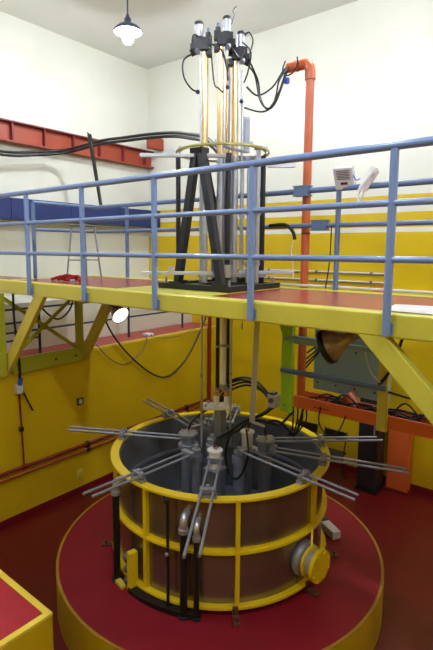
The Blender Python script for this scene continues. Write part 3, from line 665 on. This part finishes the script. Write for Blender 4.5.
# ------------------------------------------------------------------ spotlights under the walkway
def spot(p, d, r, L, face, body, label, bracket_to):
    p = Vector(p); d = Vector(d).normalized()
    t = thing('spotlight', p, label, 'spotlight')
    MB().lathe(p, d, [(.03,-L),(.05,-L),(.052,-L*.72),(.07,-L*.6),(r*.75,-L*.36),(r*.95,-L*.1),(r,0),(r*1.03,.012),(r*.96,.012),(r*.93,-.004)], 28).build('bell', body, t)
    MB().cyl(p-d*(L*1.25), p-d*L*.95, .034, n=14).build('lamp_holder', 'steel_dull', t)
    if face: MB().lathe(p-d*.012, d, [(r*.92,0),(r*.6,.012),(.001,.016)], 28).build('lit_glass', 'spot_face', t)
    else:
        MB().lathe(p, d, [(r*.92,.0),(r*.7,-L*.3),(.045,-L*.6),(.001,-L*.6)], 28).build('reflector', 'grey_dark', t)
        MB().lathe(p-d*.02, d, [(r*.9,0),(r*1.06,.0),(r*1.06,.05),(r*.98,.05)], 28).build('rim', 'black_rubber', t)
    MB().bar(p-d*L*.9, bracket_to, .02, .02).build('bracket', 'steel_dull', t)
spot((-5.17, 4.40, -.49), (.84, -.12, -.46), .125, .26, True, 'steel_dull', 'lit reflector spotlight clipped under the walkway on the left', (-5.45, 4.5, -.17))
spot((-1.86, 3.98, -.43), (-.87, -.12, -.45), .15, .24, False, 'bell_metal', 'unlit copper-coloured bell spotlight under the walkway on the right', (-1.70, 4.2, -.17))

# ------------------------------------------------------------------ hanging frame with cable tray, right
YH = 4.86
t = thing('pipe_gantry', (-2.25, YH, -1.46), 'lime and yellow posts hung under the walkway carrying blue crossbars', 'frame')
lp_ = MB().box(-2.84, -2.70, YH-.03, YH+.03, -1.46, -.168).build('lime_post', 'lime_steel', t, bevel=.005)
MB().add([(-2.84,YH-.025,-.17),(-2.84,YH-.025,-.55),(-2.97,YH-.025,-.17),(-2.84,YH+.025,-.17),(-2.84,YH+.025,-.55),(-2.97,YH+.025,-.17)], [(0,2,1),(3,4,5),(0,1,4,3),(1,2,5,4),(2,0,3,5)]).build('gusset', 'lime_steel', lp_)
MB().box(-1.70, -1.60, YH-.03, YH+.03, -1.42, -.168).build('yellow_post', 'yellow_brace', t, bevel=.005)
MB().cyl((-2.80, YH-.06, -.58), (-2.62, YH-.06, -.58), .02, n=12).build('crossbar', 'panel_blue', t)
MB().cyl((-2.66, YH-.06, -.58), (-2.36, YH-.06, -.58), .047, n=16).build('crossbar_sleeve', 'panel_blue', t)
MB().cyl((-2.36, YH-.06, -.58), (-1.62, YH-.06, -.58), .03, n=12).build('crossbar', 'panel_blue', t)
MB().cyl((-2.82, YH-.06, -.955), (-1.60, YH-.06, -.955), .03, n=14).build('crossbar', 'rail_steel_blue', t)
for x in (-2.45, -1.95): MB().cyl((x, YH-.06, -.955), (x+.03, YH-.06, -.955), .036, n=14).build('crossbar_ring', 'rail_steel_blue', t)
for z in (-.3, -1.38): MB().cyl((-2.78, YH-.045, z), (-2.78, YH-.03, z), .014, n=6).build('bolt', 'steel_dull', t)
t = thing('cable_tray', (-1.5, YH+.1, -1.42), 'orange steel cable tray running right below the blue panel', 'tray')
MB().box(-2.70, XR, YH+.03, YH+.05, -1.40, -1.26).build('front_side', 'orange_paint', t, bevel=.004)
MB().box(-2.70, XR, YH+.28, YH+.30, -1.40, -1.26).build('back_side', 'orange_paint', t)
MB().box(-2.70, XR, YH+.05, YH+.28, -1.40, -1.385).build('tray_floor', 'orange_paint', t)
for k in range(5): MB().cyl((-2.42+.04*k, YH+.03, -1.345), (-2.42+.04*k, YH+.026, -1.345), .011, n=8).build('hole', 'pipe_red', t)
t = thing('blue_panel', (-2.18, 5.3, -1.24), 'large grey-blue riveted panel box hung behind the crossbars', 'panel')
MB().box(-2.61, -1.72, 5.20, 5.32, -1.23, -.20).build('body', 'panel_blue', t, bevel=.01)
for x in (-2.55, -2.32, -2.09, -1.86):
    for z in (-.38, -.72, -1.14): MB().cyl((x, 5.19, z), (x, 5.20, z), .012, n=8).build('rivet', 'rail_navy', t)
# cables in the tray, each its own
for k in range(7):
    pts = [(-2.62+.05*k, YH+.10+.02*k, -1.30)]
    for j in range(1, 9): pts.append((-2.6+.33*j+random.uniform(-.06,.06), YH+.09+.022*k+random.uniform(-.02,.02), -1.33+random.uniform(0,.12)))
    pts.append((1.5, YH+.1+.02*k, -1.32))
    cable(pts, .011, 'black cable lying tangled in the orange cable tray', group='cables in the orange tray')
for k, (x, dz) in enumerate(((-2.30,.10),(-2.1,.13),(-1.45,.17),(-1.2,.12))):
    cable([(x-.16,YH+.1,-1.31),(x-.12,YH+.09,-1.24),(x,YH+.08,-1.28+dz),(x+.12,YH+.1,-1.22),(x+.15,YH+.12,-1.33)], .010, ['black cable loop standing up in the tray beside the conduit foot','black cable loop standing up in the tray below the blue panel','tall black cable loop in the tray right of the yellow post','rightmost black cable loop in the tray'][k])
cable([(-2.35,YH+.02,-1.32),(-2.35,YH+.0,-1.5),(-2.25,YH+.0,-1.62),(-2.12,YH+.0,-1.55),(-2.05,YH+.02,-1.36)], .008, 'black cable loop hanging below the orange tray')
for k, dx_ in enumerate((0, .07, .14, .2)):
    cable([(-2.66+dx_*.3,5.0,-1.0+.08*k),(-2.52+dx_*.5,5.06,-.8+.06*k),(-2.42+dx_,5.12,-.62)], .010, ['lowest','second lowest','second highest','highest'][k]+' black cable curving from the conduit behind the blue panel', group='cables behind the panel')
cable([(-1.42,YH-.02,-.168),(-1.55,YH-.05,-.7),(-1.68,YH-.05,-.93)], .016, 'black hose running down from the walkway to the yellow post')
cable([(-1.62,YH+.0,-1.0),(-1.45,YH+.0,-1.02),(-1.25,YH+.02,-1.06),(-1.1,YH+.05,-1.3)], .012, 'black cable from the yellow post down to the orange tray on the right')
cable([(-1.80,YH-.02,-.25),(-1.84,YH-.05,-.55),(-1.78,YH-.05,-.8),(-1.66,YH-.07,-.9)], .007, 'thin pale lead hanging in front of the blue panel', 'grey_plastic')
tag(MB().cyl((-2.14,5.12,-1.2),(-2.02,5.10,-1.32), .075, n=20).build('orange_float', 'orange_pipe', bevel=.01), 'bright orange round cap lying among the tray cables', 'cap')
t = thing('socket_box', (-2.90, 4.80, -1.42), 'grey electrical socket box at the foot of the lime post', 'socket')
MB().box(-2.965, -2.85, 4.74, 4.85, -1.42, -1.27).build('case', 'grey_plastic', t, bevel=.01)
MB().cyl((-2.91, 4.74, -1.33), (-2.91, 4.72, -1.33), .03, n=14).build('outlet', 'grey_dark', t)
MB().box(-2.94, -2.88, 4.75, 4.83, -1.27, -1.24).build('gland', 'grey_dark', t)

# bundle from the tank centre to the socket box
CT = [(-3.55,4.45,-1.42),(-3.50,4.62,-1.24),(-3.36,4.78,-1.17),(-3.20,4.86,-1.22),(-3.05,4.88,-1.34),(-2.92,4.84,-1.36)]
for k in range(4):
    cable([(x+.01*k,y+.015*k,z+[0,.03,-.03,-.07][k]*(1 if i not in (0,) else .3)) for i,(x,y,z) in enumerate(CT)], .013, ['upper','topmost','lower','lowest'][k]+' black cable of the bundle from tank centre to socket box', group='cable bundle to the socket box')
ZT = -1.68
cable([(CX+.26,CY-.42,ZT),(CX+.24,CY-.36,-1.60),(CX+.26,CY-.1,-1.57),(CX+.28,CY+.12,-1.52),(CX+.36,CY+.35,-1.50),(-2.95,4.80,-1.46),(-2.88,4.86,-1.40)], .018, 'thick black cable from the front white cap to the socket box')
cable([(CX+.27,CY-.41,ZT),(CX+.26,CY-.30,-1.62),(CX+.29,CY-.05,-1.59),(CX+.33,CY+.2,-1.53),(CX+.48,CY+.36,-1.58),(CX+.52,CY+.5,-1.62),(-2.72,4.95,-1.46)], .016, 'black cable from the front white cap passing behind the right flange tube')
cable([(CX+.26,CY-.1,-1.57),(CX+.16,CY-.1,-1.85),(CX+.22,CY-.1,-2.12),(CX+.36,CY-.1,-2.10),(CX+.44,CY-.06,-1.85),(CX+.34,CY+.05,-1.60)], .011, 'black cable hanging in a deep round loop among the tubes')
cable([(CX+.26,CY+.2,-1.64),(CX+.27,CY+.26,-1.55),(CX+.33,CY+.42,-1.5),(-2.95,4.85,-1.42)], .015, 'black cable from the rear white cap to the socket box')
cable([(CX+.48,CY+.23,-1.69),(CX+.46,CY+.27,-1.56),(CX+.55,CY+.40,-1.55),(CX+.68,CY+.55,-1.70),(-2.60,4.95,-1.42)], .014, 'black cable from the right flange tube up to the tray')
cable([(CX-.33,CY-.19,-1.70),(CX-.30,CY-.12,-1.58),(CX-.2,CY+.1,-1.45),(CX-.10,CY+.25,-1.36),(-3.45,4.6,-1.28)], .014, 'black cable from the left flange tube up behind the plate')
for k, x in enumerate((-2.72,-2.66,-2.60,-2.55)):
    cable([(x,4.93,-1.40),(x-.01,4.95,-1.55),(x-.03-.03*k,4.97,-1.72),(x-.10-.03*k,4.98,-1.80)], .010, ['leftmost','second','third','rightmost'][k]+' black cable dropping from the tray over the rear tank rim', group='cables over the rear rim')
tag(MB().tube([(CX-.72,CY+.30,-2.3),(CX-.72,CY+.30,-1.86),(CX-.70,CY+.32,-1.80),(CX-.66,CY+.36,-1.80),(CX-.64,CY+.38,-1.86),(CX-.64,CY+.38,-1.95)], .014, 10).build('hook_pipe', 'steel_dull'), 'small hooked steel pipe inside the tank at the back left', 'pipe')

# ------------------------------------------------------------------ left wall fittings
t = thing('wall_pipe', (-6.27, 5.5, -2.72), 'dark red pipe along the lower left wall, rising in the corner', 'pipe')
MB().cyl((-6.265, YF, -2.70), (-6.265, 7.70, -2.70), .026, n=12).build('pipe', 'pipe_red', t)
MB().cyl((-6.25, 7.70, -2.73), (-6.25, 7.70, -.30), .04, n=12).build('riser', 'pipe_red', t)
MB().sphere((-6.25, 7.70, -2.70), .048).build('elbow', 'pipe_red', t)
tag(MB().cyl((-6.262, YF, -2.785), (-6.262, 7.90, -2.785), .03, n=12).build('wall_pipe', 'pipe_rust'), 'orange-brown pipe just below the dark red wall pipe', 'pipe')
for y, lab in ((4.6, 'black double pipe clip on the left wall near the sockets'), (7.0, 'black double pipe clip on the left wall near the corner'), (2.9, 'black double pipe clip on the left wall at the frame edge')):
    o = thing('pipe_clip', (-6.25, y, -2.84), lab, 'clip')
    MB().box(-6.298, -6.225, y-.03, y+.03, -2.735, -2.665).build('upper_clip', 'black_steel', o, bevel=.006)
    MB().box(-6.298, -6.22, y-.03, y+.03, -2.825, -2.75).build('lower_clip', 'black_steel', o, bevel=.006)
t = thing('drop_pipe', (-6.27, 3.47, -2.7), 'thin red drop pipe from the socket to the wall pipe', 'pipe')
MB().cyl((-6.275, 3.50, -2.70), (-6.275, 3.47, -1.60), .014, n=10).build('pipe', 'pipe_red', t)
MB().box(-6.298, -6.24, 3.46, 3.55, -2.73, -2.67).build('tee', 'pipe_red', t, bevel=.01)
MB().box(-6.298, -6.24, 3.45, 3.50, -2.16, -2.10).build('clip', 'black_steel', t)
t = thing('wall_socket', (-6.27, 3.45, -1.62), 'white wall socket with a blue plug below the olive beam', 'socket')
MB().box(-6.298, -6.21, 3.41, 3.50, -1.60, -1.47).build('case', 'grey_plastic', t, bevel=.012)
MB().cyl((-6.24, 3.46, -1.48), (-6.22, 3.47, -1.38), .032, n=14).build('plug', 'blue_plug', t)
cable([(-6.22,3.46,-1.38),(-6.21,3.46,-1.2),(-6.20,3.43,-.9),(-6.2,3.40,-.5),(-6.2,3.40,-.17)], .016, 'black cable from the blue plug up behind the yellow brace')
cable([(-6.22,3.45,-1.15),(-6.25,3.47,-1.45),(-6.25,3.54,-1.64),(-6.26,3.66,-1.90)], .012, 'loose black cable end hanging beside the white wall socket')
for y, z, lab, mm in ((4.5, -1.98, 'brown framed switch plate on the left wall', 'brown_box'), (4.45, -3.16, 'yellow painted socket plate low on the left wall', 'yellow_brace')):
    o = thing('wall_plate', (-6.29, y, z-.06), lab, 'switch')
    MB().box(-6.299, -6.285, y-.06, y+.06, z-.06, z+.06).build('frame', mm, o, bevel=.004)
    MB().box(-6.285, -6.278, y-.03, y+.03, z-.035, z+.035).build('rocker', 'grey_plastic' if mm == 'brown_box' else mm, o)
cable([(-6.22,4.93,-.30),(-6.22,4.99,-.75),(-6.22,5.36,-1.27),(-6.22,5.94,-1.77),(-6.22,6.4,-1.95),(-6.22,6.88,-1.75),(-6.22,7.24,-1.37),(-6.22,7.55,-.9),(-6.2,7.6,-.4)], .016, 'black cable sagging deep across the lower left wall')
cable([(-6.24,4.80,-1.10),(-6.23,5.04,-1.36),(-6.23,5.36,-1.53),(-6.23,5.7,-1.42),(-6.24,5.87,-1.26),(-6.28,5.95,-1.14),(-6.45,6.1,-1.14)], .008, 'thin grey cable with a tag looping on the lower left wall', 'grey_dark')
cable([(-6.29,3.75,-.25),(-6.29,3.95,-.50),(-6.29,4.15,-.62),(-6.29,4.35,-.5),(-6.29,4.45,-.25)], .014, 'black cable slung in a curve inside the end frame')
cable([(-6.28,6.0,-1.13),(-6.25,6.4,-1.22),(-6.22,6.9,-1.2),(-6.2,7.5,-1.0),(-6.1,7.7,-.6)], .005, 'very thin grey wire along the ledge to the corner', 'grey_dark')
t = thing('white_adapter', (-6.5, 6.2, ZL), 'small white adapter lying on the red ledge', 'adapter')
MB().box(-6.56, -6.40, 6.10, 6.24, ZL, ZL+.05).build('case', 'white_plastic', t, bevel=.01)
MB().cyl((-6.40,6.17,ZL+.025), (-6.36,6.15,ZL+.025), .012, n=8).build('lead', 'grey_dark', t)

# ------------------------------------------------------------------ back wall things
for k, (z, lab) in enumerate(((.05, 'upper thin grey conduit on the yellow back wall'), (-.10, 'lower thin grey conduit on the yellow back wall'))):
    o = thing('wall_conduit', (-3.9, 7.97, z-.02), lab, 'conduit')
    MB().cyl((-6.0, 7.97, z), (-2.75, 7.97, z), .016, n=8).build('tube', 'grey_plastic', o)
    for x in (-5, -4, -3): MB().box(x-.02, x+.02, 7.95, 8.0, z-.022, z+.022).build('saddle', 'grey_dark', o)
t = thing('wall_rail_bar', (-1.0, 7.92, -.30), 'yellow horizontal bar with orange end block on the back wall behind the deck', 'bar')
MB().box(-2.74, XR, 7.86, 7.99, -.29, -.21).build('bar', 'yellow_brace', t, bevel=.006)
MB().box(-2.92, -2.74, 7.84, 7.99, -.33, -.17).build('end_block', 'orange_paint', t, bevel=.006)
t = thing('orange_column', (-2.34, 7.9, ZF), 'flat orange steel column against the back wall on the floor', 'column')
MB().box(-2.53, -2.19, 7.80, 7.98, ZF+.02, -2.36).build('shaft', 'orange_paint', t, bevel=.01)
MB().box(-2.57, -2.15, 7.76, 7.98, ZF, ZF+.02).build('base_plate', 'red_skirting', t)
t = thing('black_cabinet', (-2.73, 7.65, ZF), 'tall narrow black cabinet standing before the yellow back wall', 'cabinet')
MB().box(-2.90, -2.58, 7.45, 7.80, ZF+.05, -1.30).build('body', 'black_steel', t, bevel=.012)
MB().box(-2.92, -2.56, 7.43, 7.82, ZF, ZF+.05).build('plinth', 'black_rubber', t)
dr = MB().box(-2.885, -2.595, 7.435, 7.45, ZF+.09, -1.34).build('door', 'black_steel', t, bevel=.004)
MB().box(-2.64, -2.62, 7.42, 7.435, -2.5, -2.35).build('handle', 'steel_dull', dr)
# folding chairs leaning on the wall
def fold_chair(x, y, label):
    t = thing('folding_chair', (x, y, ZF), label, 'chair', 'black folding chairs by the back wall')
    w_ = .21
    for s_ in (-1, 1):
        MB().cyl((x+s_*w_, y-.20, ZF+.002), (x+s_*w_*.95, y+.12, ZF+.84), .013, n=8).build('front_leg', 'black_steel', t)
        MB().cyl((x+s_*w_*.9, y+.16, ZF+.002), (x+s_*w_*.9, y-.10, ZF+.5), .012, n=8).build('rear_leg', 'black_steel', t)
    MB().bar((x-w_*.9, y+.09, ZF+.76), (x+w_*.9, y+.09, ZF+.76), .02, .16).build('backrest', 'black_rubber', t, bevel=.008)
    MB().obox((x, y-.07, ZF+.45), (w_*.95,0,0), (0,.19,.02), (0,-.002,.016)).build('seat', 'black_rubber', t, bevel=.008)
    MB().cyl((x-w_*.95, y+.11, ZF+.12), (x+w_*.95, y+.11, ZF+.12), .009, n=8).build('stretcher', 'black_steel', t)
fold_chair(-3.38, 7.55, 'black folding chair beside the black cabinet')
fold_chair(-3.95, 7.60, 'black folding chair behind the rear tank rim, left of its pair')

# ------------------------------------------------------------------ near platform block, bottom left
t = thing('step_block', (-4.0, 1.2, ZF), 'yellow block with red top and pale yellow edge in the near left corner', 'platform')
bx0, bx1, by0, by1, bz = -5.4, -3.24, -.6, 2.0, -2.5
MB().box(bx0, bx1, by0, by1, ZF, bz-.02).build('body', 'yellow_paint', t, bevel=.008)
MB().box(bx0+.055, bx1-.055, by0+.055, by1-.055, bz-.02, bz-.002).build('red_top', 'box_red', t)
MB().box(bx0, bx1, by1-.055, by1, bz-.02, bz).build('edge_strip', 'box_yellow_edge', t)
MB().box(bx0, bx1, by0, by0+.055, bz-.02, bz).build('edge_strip', 'box_yellow_edge', t)
MB().box(bx1-.055, bx1, by0+.055, by1-.055, bz-.02, bz).build('edge_strip', 'box_yellow_edge', t)
MB().box(bx0, bx0+.055, by0+.055, by1-.055, bz-.02, bz).build('edge_strip', 'box_yellow_edge', t)
